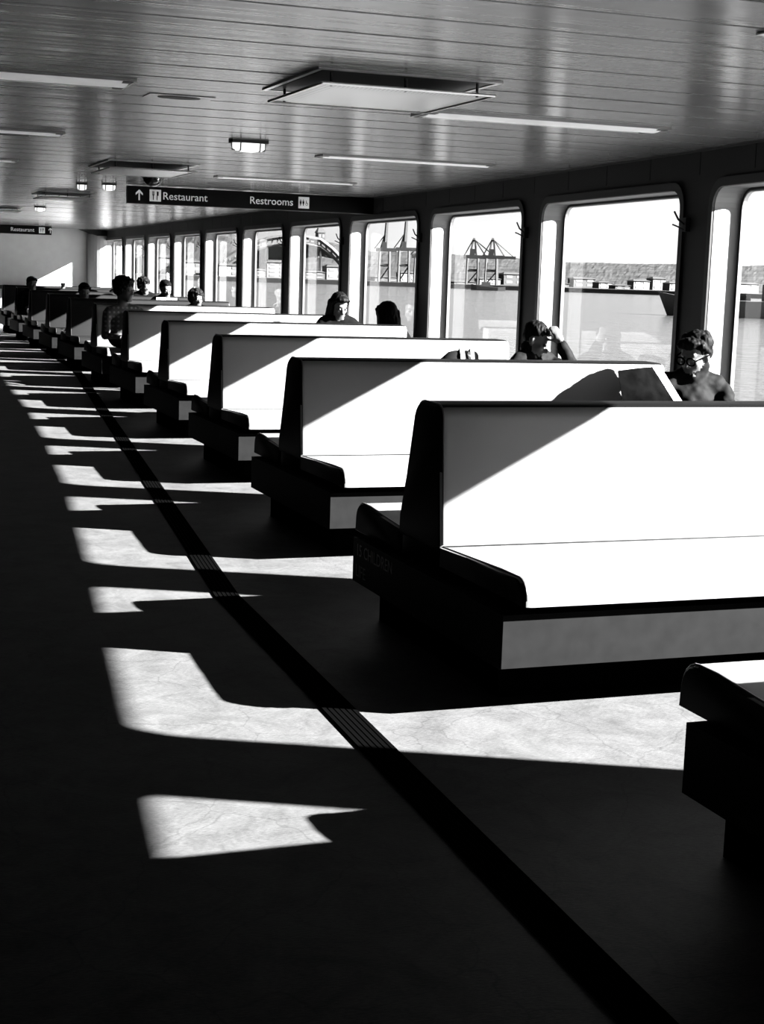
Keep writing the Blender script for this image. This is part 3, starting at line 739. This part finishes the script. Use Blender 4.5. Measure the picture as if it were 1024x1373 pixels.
    if hair == 'crop':
        for k_ in range(9):
            a_ = -2.2+4.4*k_/8; H_.ell(P(.058*math.sin(a_), .03+.060*math.cos(a_), .055+.012*(k_%2)), (.036*hs,.036*hs,.050*hs), 0, R)
        H_.ell(P(-.01,-.066,.078), (.062*hs,.022*hs,.022*hs), 0, R)
    if hair in ('long', 'pony'):
        for q in (-1, 1):
            for k_ in range(3): H_.cap(P(q*(.070+.006*k_),.0+.03*k_,.03), P(q*(.072+.008*k_),.03*k_-.005,-.17-.02*k_), .022*hs, .016*hs)
        H_.ell(P(0,.075,-.07), (.080*hs,.035*hs,.13*hs), 0, R)
    if hair == 'curly':
        H_.ell(P(0,.03,.050), (.098*hs,.108*hs,.090*hs), 0, R)
        for q in (-1, 1): H_.ell(P(q*.074,.02,.0), (.030*hs,.055*hs,.060*hs), 0, R)
    hm = H_.mesh(max(.006, vox*.7), smooth=2)
    for v_ in hm.vertices:
        p = v_.co; v_.co += v_.normal*((.016 if hair == 'curly' else .006)*noise.noise(Vector((p.x*(38 if hair == 'curly' else 70),p.y*(38 if hair == 'curly' else 70),p.z*(30 if hair == 'curly' else 18)))))
    hm.materials.append(M[hairm]); ho = bpy.data.objects.new('hair', hm); COL.objects.link(ho); ho.parent = ob
    tag(ob, label, 'person')
    return ob, HT, root
def uv(x, y, z): return (x, y, z)

# 1 woman with glasses reading, second bench
def pxp(px, py, y):
    d = ray(px, py); t_ = (y-CP.y)/d.y; return CP+d*t_
p1 = pxp(931, 476, 7.235)
ob, HT, rt = person(p1, 7.325, face=(-1.05, .38, .05), body_yaw=-.15, label='short haired woman in round glasses and a dark roll neck, reading by the right window', hair='crop', cloth='satin', vox=.008,
    arms={-1: ((4.16,7.02,.66), (4.06,6.84,.74), .8, 0), 1: ((4.66,7.08,.66), (4.40,6.90,.70), .8, 0)}, hs=1.0, collar=1, wrk=.012, hunch=.05, shoulders=.19)
gl = MB()
for q in (-1, 1):
    gl.tube([HT @ Vector((q*.032+.025*math.cos(e), -.102, .004+.022*math.sin(e))) for e in np.linspace(0, 2*math.pi, 18, endpoint=False)], .0045, 6, closed=True)
    gl.tube([HT @ Vector((q*.056,-.100,.010)), HT @ Vector((q*.080,-.05,.010)), HT @ Vector((q*.083,.012,.004))], .004, 6)
gl.tube([HT @ Vector((-.008,-.104,.008)), HT @ Vector((0,-.107,.011)), HT @ Vector((.008,-.104,.008))], .0025, 6)
gl.build('glasses', M['glasses'], ob)
# her open newspaper: two bowed leaves sharing a spine
def leaf(c, out_, up, bow, nfront, name, par, m0, m1, thick=.004):
    N = 8; a = MB(); fr_ = []; bk = []
    for i in range(N+1):
        for k_ in range(N+1):
            u, v = i/N, k_/N; p = c+out_*u+up*v+nfront*(bow*math.sin(math.pi*u)*(.6+.4*v)); fr_.append(p); bk.append(p+nfront*thick)
    F_ = [(i*(N+1)+k_, (i+1)*(N+1)+k_, (i+1)*(N+1)+k_+1, i*(N+1)+k_+1) for i in range(N) for k_ in range(N)]
    a.add(fr_, F_, 0); a.add(bk, F_, 1)
    a.build(name, [m0, m1], par, smooth=True)
np_ = empty('newspaper', (4.15, 6.80, .72)); tag(np_, 'open newspaper with a dark back page held up by the woman in glasses', 'newspaper')
O_ = Vector((4.15,6.80,.72))
def pxp(px, py, y):
    d = ray(px, py); t_ = (y-CP.y)/d.y; return CP+d*t_
sp0, sp1 = pxp(914, 556, 6.72), pxp(874, 492, 6.84)
lf0, lf1 = pxp(838, 560, 6.62), pxp(828, 497, 6.74)
a = MB(); N = 10; fr_ = []; 
for i in range(N+1):
    for k_ in range(N+1):
        u, v = i/N, k_/N; p = sp0.lerp(lf0,u).lerp(sp1.lerp(lf1,u), v)+Vector((0,-.03*math.sin(math.pi*u),.006*math.sin(math.pi*u)*v)); 
        fr_.append(p-O_)
F_ = [(i*(N+1)+k_, (i+1)*(N+1)+k_, (i+1)*(N+1)+k_+1, i*(N+1)+k_+1) for i in range(N) for k_ in range(N)]
a.add(fr_, F_, 0); a.build('back_page', [M['cover']], np_, smooth=True)
a = MB(); a.add([p+Vector((.003,.012,.007)) for p in fr_], F_, 0); a.build('inner_sheet', [M['paper']], np_, smooth=True)
rt0, rt1 = pxp(925, 556, 6.92), pxp(888, 497, 7.00)
a = MB(); G = []
for i in range(N+1):
    for k_ in range(N+1):
        u, v = i/N, k_/N; G.append(sp0.lerp(rt0,u).lerp(sp1.lerp(rt1,u), v)+Vector((.012*math.sin(math.pi*u),0,.004))-O_)
a.add(G, F_, 0); a.build('front_page', [M['paper']], np_, smooth=True)

# 2 man resting his head on his hand, third bench
p2 = pxp(719, 457, 9.84)
hw = pxp(752, 460, 9.70)
person(p2, 9.93, hunch=.085, sleeve=.056, face=(.75, .50, .10), body_yaw=.35, label='short haired man in a dark jacket resting his head on his raised hand', hair='crew', cloth='satin', vox=.0085,
    arms={1: (tuple(pxp(768, 496, 9.66)), tuple(hw), .5, 1.2), -1: ((4.52,9.62,.62), (4.70,9.46,.66), .6, 0)}, hs=1.05, wrk=.009, collar=1)
# striped bag on the third bench
bgp = Vector((pxp(612, 480, 9.84).x, 9.84, (.47-.06)*K+.0))
bt = empty('shoulder_bag', tuple(bgp)); bt.scale = (1.1, 1, 1.17); tag(bt, 'dark shoulder bag with white stripes beside the man resting his head', 'bag')
a = MB(); R_ = []
for s, z in ((.95,0),(1.05,.08),(1.0,.2),(.75,.30),(.35,.355),(.1,.365)):
    R_.append([(.17*s*math.cos(e), .09*s*math.sin(e), z) for e in np.linspace(0, 2*math.pi, 18, endpoint=False)])
a.loft(R_); a.build('bag_body', M['bagd'], bt, smooth=True)
for q, w_ in ((.03,.030),(.10,.024)):
    a = MB(); ring_a = []
    for sgn in (0, 1):
        ring_a.append([])
    P_ = []
    for e in np.linspace(-1.25, 1.25, 12):
        z = .372*math.cos(e*.95)**.7 if abs(e) < 1.5 else 0
        P_.append((q+.02*math.sin(e), .105*math.sin(e), max(.0, z)+.004))
    V = [(x-w_/2, y, z) for x, y, z in P_]+[(x+w_/2, y, z) for x, y, z in P_]
    a.add(V, [(k_,k_+1,13+k_,12+k_) for k_ in range(11)]); V2 = [(x, y*1.03, z+.004) for x, y, z in V]; a.add(V2, [(k_,k_+1,13+k_,12+k_) for k_ in range(11)]); a.build('stripe', M['bagw'], bt)
# 3 woman looking down, fifth bench
person((5.00, 14.96, 1.05), 15.12, face=(.12,.45,.0), label='woman with long swept back hair in a black coat looking down by the windows', hair='pony', hs=1.08, vox=.011)
# 4 person seen from behind, rear seat of the fourth bench
person((4.93, 13.36, 1.00), 13.22, face=(.1,.25,.0), label='long haired person in black seen from behind between two window pillars', hair='long', hairm='hairlight', hs=1.1, vox=.011, seat_dir=1)
# 5 hooded
ob, HT, rt = person((4.69, 20.13, .985), 20.25, face=(.25,.1,.0), label='person with curly hair and a thick scarf facing the camera beside the left pillars', hair='curly', hairm='hairlight', hs=1.05, vox=.014)
sc_ = MB(); sc_.tube([HT @ Vector((.085*math.cos(e), .01+.075*math.sin(e), -.135+.012*math.sin(2*e))) for e in np.linspace(0, 2*math.pi, 18, endpoint=False)], .034, 8, closed=True); sc_.build('scarf', mat('scarf_wool',.02,.9,bump=.6,bump_scale=40), ob, smooth=True)
# 6 reader with pale book
person((4.83, 22.77, 1.06), 22.9, face=(.2,.3,.0), label='bald headed man in black holding a pale book upright', hair='crew', hs=1.1, vox=.014,
    arms={-1: ((4.62,22.75,.75),(4.76,22.58,.86),.8,0), 1: ((5.05,22.75,.75),(4.96,22.58,.86),.8,0)})
bk_ = empty('book', tuple(pxp(223, 402, 22.5))); tag(bk_, 'pale open book held up by the bald headed man', 'book')
for q in (-1, 1):
    a = MB(); a.add([(0,0,-.06),(q*.16,-.03,-.06),(q*.16,-.03,.035),(0,0,.035),(0,.008,-.06),(q*.16,-.022,-.06),(q*.16,-.022,.035),(0,.008,.035)], [(3,2,1,0),(4,5,6,7),(0,1,5,4),(1,2,6,5),(2,3,7,6),(3,0,4,7)]); a.build('cover', M['paper'], bk_)
# 7, 8 farther passengers
person((5.02, 25.40, 1.07), 25.5, face=(.5,.2,.0), label='curly haired person half hidden behind the man with the book', hair='curly', hairm='hairlight', hs=1.1, vox=.016)
person((5.13, 28.03, 1.09), 28.15, face=(.1,.1,.0), label='grey haired person farthest back by the last window', hair='short', hairm='greyhair', hs=1.1, vox=.016)
# 9 man in checked jacket
def check_mat():
    F = mat('checked_jacket', .02, .8); n = F.node_tree.nodes; L = F.node_tree.links; b_ = n['Principled BSDF']
    tc = n.new('ShaderNodeTexCoord'); w1 = n.new('ShaderNodeTexWave'); w1.inputs['Scale'].default_value = 6; w1.bands_direction = 'X'
    w2 = n.new('ShaderNodeTexWave'); w2.inputs['Scale'].default_value = 6; w2.bands_direction = 'Z'
    L.new(tc.outputs['Object'], w1.inputs[0]); L.new(tc.outputs['Object'], w2.inputs[0])
    mu = n.new('ShaderNodeMath'); mu.operation = 'MULTIPLY'; L.new(w1.outputs[1], mu.inputs[0]); L.new(w2.outputs[1], mu.inputs[1])
    r = n.new('ShaderNodeMapRange'); r.inputs[1].default_value = .45; r.inputs[2].default_value = .6; r.inputs[3].default_value = .0015; r.inputs[4].default_value = .05
    L.new(mu.outputs[0], r.inputs[0]); L.new(r.outputs[0], b_.inputs['Base Color']); return F
M['check'] = check_mat()
person((3.23, 17.47, 1.12), 17.62, face=(.7,.1,.0), body_yaw=.2, label='man in a black and white checked jacket at the aisle end of a bench', hair='curly', hairm='hair', cloth='check', hunch=0, hs=1.2, vox=.013, shoulders=.21)
# 10, 11 silhouettes by the aisle
person(tuple(pxp(43, 381, 28.05)), 28.15, face=(.3,.1,.0), label='dark silhouetted passenger farthest left against the pale bulkhead', hair='short', hs=1.1, vox=.016)
person((3.59, 22.67, .99), 22.8, face=(.1,.3,.0), label='dark silhouetted passenger seated in front of the sunlit bulkhead patch', hair='short', hs=1.05, vox=.016)
# white cup on the bench top
cp = empty('paper_cup', (4.12, (BY(10)+.17)*K, (.918-.06)*K)); cp.scale = (1.35, 1.35, 1.1); tag(cp, 'white paper cup standing on the farther grey bench back', 'cup')
a = MB(); a.loft([[(.030*s*math.cos(e), .030*s*math.sin(e), z) for e in np.linspace(0,2*math.pi,16,endpoint=False)] for s, z in ((.8,0),(1.05,.075),(1.1,.08),(1.0,.082))]); a.build('cup_body', M['paper'], cp, smooth=False)
a = MB(); a.loft([[(.033*s*math.cos(e), .033*s*math.sin(e), z) for e in np.linspace(0,2*math.pi,16,endpoint=False)] for s, z in ((1.05,.080),(1.05,.088),(.85,.094))]); a.build('lid', M['paper'], cp)

# ------------------------------------------------------------------ outside: water, far shore
WZ = -7.2
a = MB(); a.add([(8,-3000,WZ),(6000,-3000,WZ),(6000,7000,WZ),(-4500,7000,WZ),(-4500,60,WZ),(8,60,WZ)], [(0,1,2,3,4,5)]); tag(a.build('water', M['water']), kind='structure')
D0 = 1100
def shore_pt(px, D, z): d = ray(px, 400); k_ = D/math.hypot(d.x, d.y); return Vector((CP.x+d.x*k_, CP.y+d.y*k_, z))
def zpx(px, py, D): return at_dist(px, py, D).z
# wooded hills, a bumpy terrain sheet rising from the waterfront to the ridge
hp = [(60,300),(150,322),(230,318),(290,306),(312,310),(340,330),(385,330),(430,322),(465,330),(500,338),(560,338),(620,342),(700,347),(740,352),(780,352),(850,354),(920,354),(1000,357),(1100,350),(1300,345)]
a = MB(); cols = 420; rows = 14; G = []
for i in range(cols):
    px = 40+1300*i/(cols-1); py = float(np.interp(px, [h[0] for h in hp], [h[1] for h in hp]))
    zr = zpx(px, py, 2400)
    for k_ in range(rows):
        t_ = k_/(rows-1); D = 1350+1050*t_
        z = (WZ+3)*(1-t_**1.3)+zr*t_**1.3
        z += (.5+.8*t_)*(noise.noise(Vector((px*.13, t_*9, 0)))*.6+abs(noise.noise(Vector((px*.55, t_*20, 3))))*1.0)
        G.append(shore_pt(px, D, z))
    G.append(shore_pt(px, 2500, WZ))
rows += 1
a.add(G, [(i*rows+k_, (i+1)*rows+k_, (i+1)*rows+k_+1, i*rows+k_+1) for i in range(cols-1) for k_ in range(rows-1)])
tag(a.build('hillside', M['hill']), 'low wooded hills along the horizon beyond the harbour', 'hill')
# quay
a = MB(); P_ = [shore_pt(px, D0, 0) for px in range(60, 1300, 60)]; Q_ = [shore_pt(px, D0+320, 0) for px in range(60, 1300, 60)]
n_ = len(P_)
V = [Vector((p.x,p.y,WZ-1)) for p in P_]+[Vector((p.x,p.y,WZ+3)) for p in P_]+[Vector((p.x,p.y,WZ+3)) for p in Q_]
a.add(V, [(k_,k_+1,n_+k_+1,n_+k_) for k_ in range(n_-1)]+[(n_+k_,n_+k_+1,2*n_+k_+1,2*n_+k_) for k_ in range(n_-1)]); tag(a.build('quay', M['quay']), 'long dark harbour quay at the waterline', 'quay')
def facing(px): d = ray(px, 400); return math.atan2(d.y, d.x)-math.pi/2
def building(px0, px1, pytop, D, m_, label, rowsw=2, cat='building', group=None, roof=None, depth=9):
    pxm = (px0+px1)/2; c_ = shore_pt(pxm, D, WZ+3); w_ = (shore_pt(px1, D, 0)-shore_pt(px0, D, 0)).length; h_ = zpx(pxm, pytop, D)-c_.z
    t = empty('harbour_building', tuple(c_), .1)
    a = MB(); a.box((-w_/2,0,0),(w_/2,depth,h_)); a.build('wall_block', m_, t)
    a = MB(); a.loft([[(-w_/2-1,-1,h_),(w_/2+1,-1,h_),(w_/2+1,depth+1,h_),(-w_/2-1,depth+1,h_)], [(-w_/2+2,depth*.4,h_+h_*.12+.5),(w_/2-2,depth*.4,h_+h_*.12+.5),(w_/2-2,depth*.6,h_+h_*.12+.5),(-w_/2+2,depth*.6,h_+h_*.12+.5)]]); a.build('roof', roof or M['bgrey'], t)
    if rowsw:
        nw = max(2, min(12, int(w_/9)))
        for r in range(rowsw):
            for q in range(nw):
                a = MB(); cx = -w_/2+w_*(q+.5)/nw; cz = h_*(r+.55)/rowsw; a.box((cx-w_/nw*.28,-.25,cz-h_/rowsw*.22),(cx+w_/nw*.28,0,cz+h_/rowsw*.22)); a.build('window', M['bdark'], t)
    tag(t, label, cat, group); return t
# right window: white and grey waterfront sheds
for (a0, a1, pt_, D, m_, lab) in (
    (765, 800, 374, 1250, 'bgrey', 'long grey shed at the left end of the waterfront in the right windows'),
    (800, 822, 379, 1180, 'bwhite', 'low pale warehouse right of the long grey shed'),
    (822, 846, 383, 1150, 'bgrey', 'grey warehouse in the middle of the waterfront of the second window'),
    (846, 872, 377, 1200, 'bwhite', 'widest white warehouse on the waterfront'),
    (872, 893, 374, 1220, 'bwhite', 'tall white warehouse left of the moored ship'),
    (893, 930, 380, 1160, 'bwhite', 'white shed right behind the bow of the ship'),
    (985, 1020, 381, 1200, 'bwhite', 'white shed seen over the deck of the ship'),
    (725, 765, 380, 1190, 'bgrey', 'grey shed hidden behind the wall pillar left of the sheds'),
    (672, 705, 368, 1280, 'bgrey', 'grey terminal roof right of the pair of cranes'),
    (640, 672, 374, 1210, 'bwhite', 'pale terminal hall under the pair of cranes'),
    (606, 640, 378, 1180, 'bgrey', 'low grey hall at the foot of the left crane'),
    (535, 562, 366, 1250, 'bwhite', 'pale block at the feet of the cranes with raised booms'),
    (500, 535, 372, 1200, 'bgrey', 'grey block left of the cranes with raised booms'),
    (436, 463, 358, 1200, 'bwhite', 'white waterfront block under the falling end of the arch roof'),
    (405, 436, 365, 1180, 'bgrey', 'grey waterfront block left of the white one under the arch'),
    (356, 386, 352, 1200, 'bwhite', 'white many windowed block seen in the fifth window from the left'),
    (325, 356, 362, 1180, 'bgrey', 'grey block hidden behind a pillar left of the many windowed block'),
    (292, 322, 356, 1200, 'bwhite', 'white block below the tall trees in the far windows'),
    (240, 292, 352, 1210, 'bwhite', 'pale block seen low in the fourth window from the bulkhead'),
    (190, 235, 345, 1210, 'bgrey', 'grey block seen in the third window from the bulkhead'),
    (140, 186, 340, 1210, 'bgrey', 'grey block seen in the farthest windows')):
    building(a0, a1, pt_, D, M[m_], lab, rowsw=2 if a0 != 356 else 4, group='harbour buildings')
building(424, 434, 312, 1900, M['bgrey'], 'slim distant tower rising over the arch roof', rowsw=6, group=None)
# arch roof
ar = empty('arch_roof', tuple(shore_pt(400, 1300, WZ+3)), 0); tag(ar, 'big white arched truss roof beyond the waterfront', 'roof')
apx = [300, 330, 360, 395, 430, 448, 466]; apy = [348, 330, 320, 315, 322, 336, 358]
up, lo = [], []
for px in np.linspace(300, 466, 24):
    py = float(np.interp(px, apx, apy)); D = 1300
    up.append(at_dist(px, py, D)-ar.location); lo.append(at_dist(px, py+9, D)-ar.location)
a = MB(); a.tube(up, 2.2, 6); a.build('top_chord', M['bwhite'], ar); a = MB(); a.tube(lo, 1.6, 6); a.build('bottom_chord', M['bwhite'], ar)
for q in range(24):
    a = MB(); a.tube([up[q], lo[q]], .9, 5); a.build('strut', M['bwhite'], ar)
back = [p+Vector((60,120,-10)) for p in lo]
a = MB(); n_ = len(lo); a.add(lo+back, [(k_,k_+1,n_+k_+1,n_+k_) for k_ in range(n_-1)]); a.build('roof_sheet', M['bgrey'], ar)
for q in (3, 8, 13, 18, 22):
    a = MB(); a.tube([lo[q], Vector((lo[q].x,lo[q].y,0))], 1.2, 5); a.build('column', M['bgrey'], ar)
# cranes
def crane(px, pytop, pybase, raised, label, D=1120, wpx=12, boom=(0,0)):
    c_ = shore_pt(px, D, WZ+3); t = empty('gantry_crane', tuple(c_), facing(px)); H_ = zpx(px, pytop, D)-c_.z; w_ = wpx*D/FPX
    hb = H_*.58 if not raised else H_*.50
    for sx in (-1, 1):
        for dy in (0, 16):
            a = MB(); a.tube([(sx*w_/2,dy,0),(sx*w_/2*.9,dy,hb)], 1.1, 5); a.build('leg', M['cranew'], t)
    a = MB(); a.tube([(-w_/2,0,hb*.55),(w_/2,0,hb*.55)], .9, 5); a.tube([(-w_/2,16,hb*.55),(w_/2,16,hb*.55)], .9, 5); a.tube([(-w_/2,0,0),(w_/2,0,hb*.55)], .5, 5); a.build('cross_beam', M['crane'], t)
    a = MB(); a.box((-w_*.85,2,hb),(w_*1.1,14,hb+2.5)); a.box((-w_*.3,4,hb+2.5),(w_*.15,12,hb+7)); a.build('girder', M['crane'], t)
    if not raised:
        top = H_
        a = MB(); a.tube([(-w_*.30,8,hb),(-.06*w_,8,top)], .7, 5); a.tube([(w_*.30,8,hb),(.1*w_,8,top)], .7, 5); a.tube([(-.1*w_,8,top),(.12*w_,8,top)], 1.4, 5); a.tube([(-w_*.18,8,hb+(top-hb)*.45),(w_*.18,8,hb+(top-hb)*.45)], .5, 5); a.build('mast', M['crane'], t)
        a = MB(); a.tube([(.1*w_,8,top),(w_*1.1,8,hb+2)], .4, 4); a.tube([(.1*w_,8,top),(w_*1.9,8,hb+2)], .4, 4); a.tube([(-.06*w_,8,top),(-w_*.8,8,hb+2)], .4, 4); a.build('stay', M['crane'], t)
        a = MB(); a.box((w_*1.1,6,hb+.3),(w_*2.1,10,hb+2.2)); a.build('boom', M['crane'], t)
    else:
        a = MB(); a.tube([(0,8,hb),(w_*.12,8,H_*.99)], [1.8,1.3], 5); a.build('boom', M['crane'], t)
        a = MB(); a.tube([(-w_*.5,8,hb),(-w_*.05,8,hb+(H_-hb)*.55)], .6, 5); a.tube([(w_*.05,8,hb),(-w_*.05,8,hb+(H_-hb)*.55)], .6, 5); a.build('mast', M['crane'], t)
        a = MB(); a.tube([(-w_*.05,8,hb+(H_-hb)*.55),(w_*.1,8,H_*.8)], .35, 4); a.tube([(-w_*.05,8,hb+(H_-hb)*.55),(-w_,8,hb+2)], .35, 4); a.build('stay', M['crane'], t)
    tag(t, label, 'crane', 'gantry cranes at the container terminal'); return t
crane(632, 321, 388, False, 'left harbour crane of the pair with lowered booms', wpx=15)
crane(657, 321, 388, False, 'right harbour crane of the pair with lowered booms', wpx=15)
crane(514, 296, 383, True, 'left harbour crane with its boom raised', wpx=14)
crane(540, 294, 383, True, 'middle harbour crane with its boom raised', wpx=14)
crane(561, 312, 383, True, 'right smaller harbour crane with its boom raised', wpx=13)
# moored ship
sx = at_dist(960, 400, 420); c_ = Vector((sx.x, sx.y, WZ)); sh_ = empty('ship', tuple(c_), facing(960)); tag(sh_, 'dark hulled ship on the water at the right windows', 'ship')
a = MB(); R_ = []
for x, hw_, top in ((-15.5,.3,6.2),(-14,1.6,6.0),(-10,3.8,5.4),(-2,4.6,4.6),(10,4.6,4.4),(24,4.2,5.0),(27,3.2,5.4)):
    k_ = .65 if x < -8 else .9; xo = (x+3 if x < -13 else x)
    R_.append([(xo,-hw_*k_,-.8),(x,-hw_,top),(x,hw_,top),(xo,hw_*k_,-.8)])
a.loft(R_); a.build('hull', M['hull'], sh_)
for (x0_, x1_, z0_, z1_, nm, m_) in ((12,22,4.6,9.0,'deckhouse','bwhite'),(13,20,9.0,12,'bridge','bwhite'),(-6,9,4.6,6.0,'hatch','bgrey'),(15,17,12,15.5,'funnel','hull')):
    a = MB(); a.box((x0_,-3.2,z0_),(x1_,3.2,z1_)); a.build(nm, M[m_], sh_)
a = MB(); a.tube([(-8,0,5),(-8,0,12.5)], .2, 6); a.tube([(-8,0,11),(-3,0,6)], .1, 5); a.tube([(2,0,5.5),(2,0,11)], .2, 6); a.build('mast', M['crane'], sh_)
# small tug under the cranes
tx = at_dist(655, 392, 1020); tb_ = empty('tugboat', (tx.x, tx.y, WZ), facing(655)); tag(tb_, 'small pale boat on the water below the pair of cranes', 'boat')
a = MB(); a.loft([[(x,-w_,0),(x,-w_*1.2,z),(x,w_*1.2,z),(x,w_,0)] for x, w_, z in ((-12,.4,4),(-8,2.6,3),(6,3,2.2),(11,2.4,2.6))]); a.build('hull', M['bwhite'], tb_)
a = MB(); a.box((-5,-1.8,2.2),(1,1.8,5.5)); a.build('cabin', M['bwhite'], tb_)
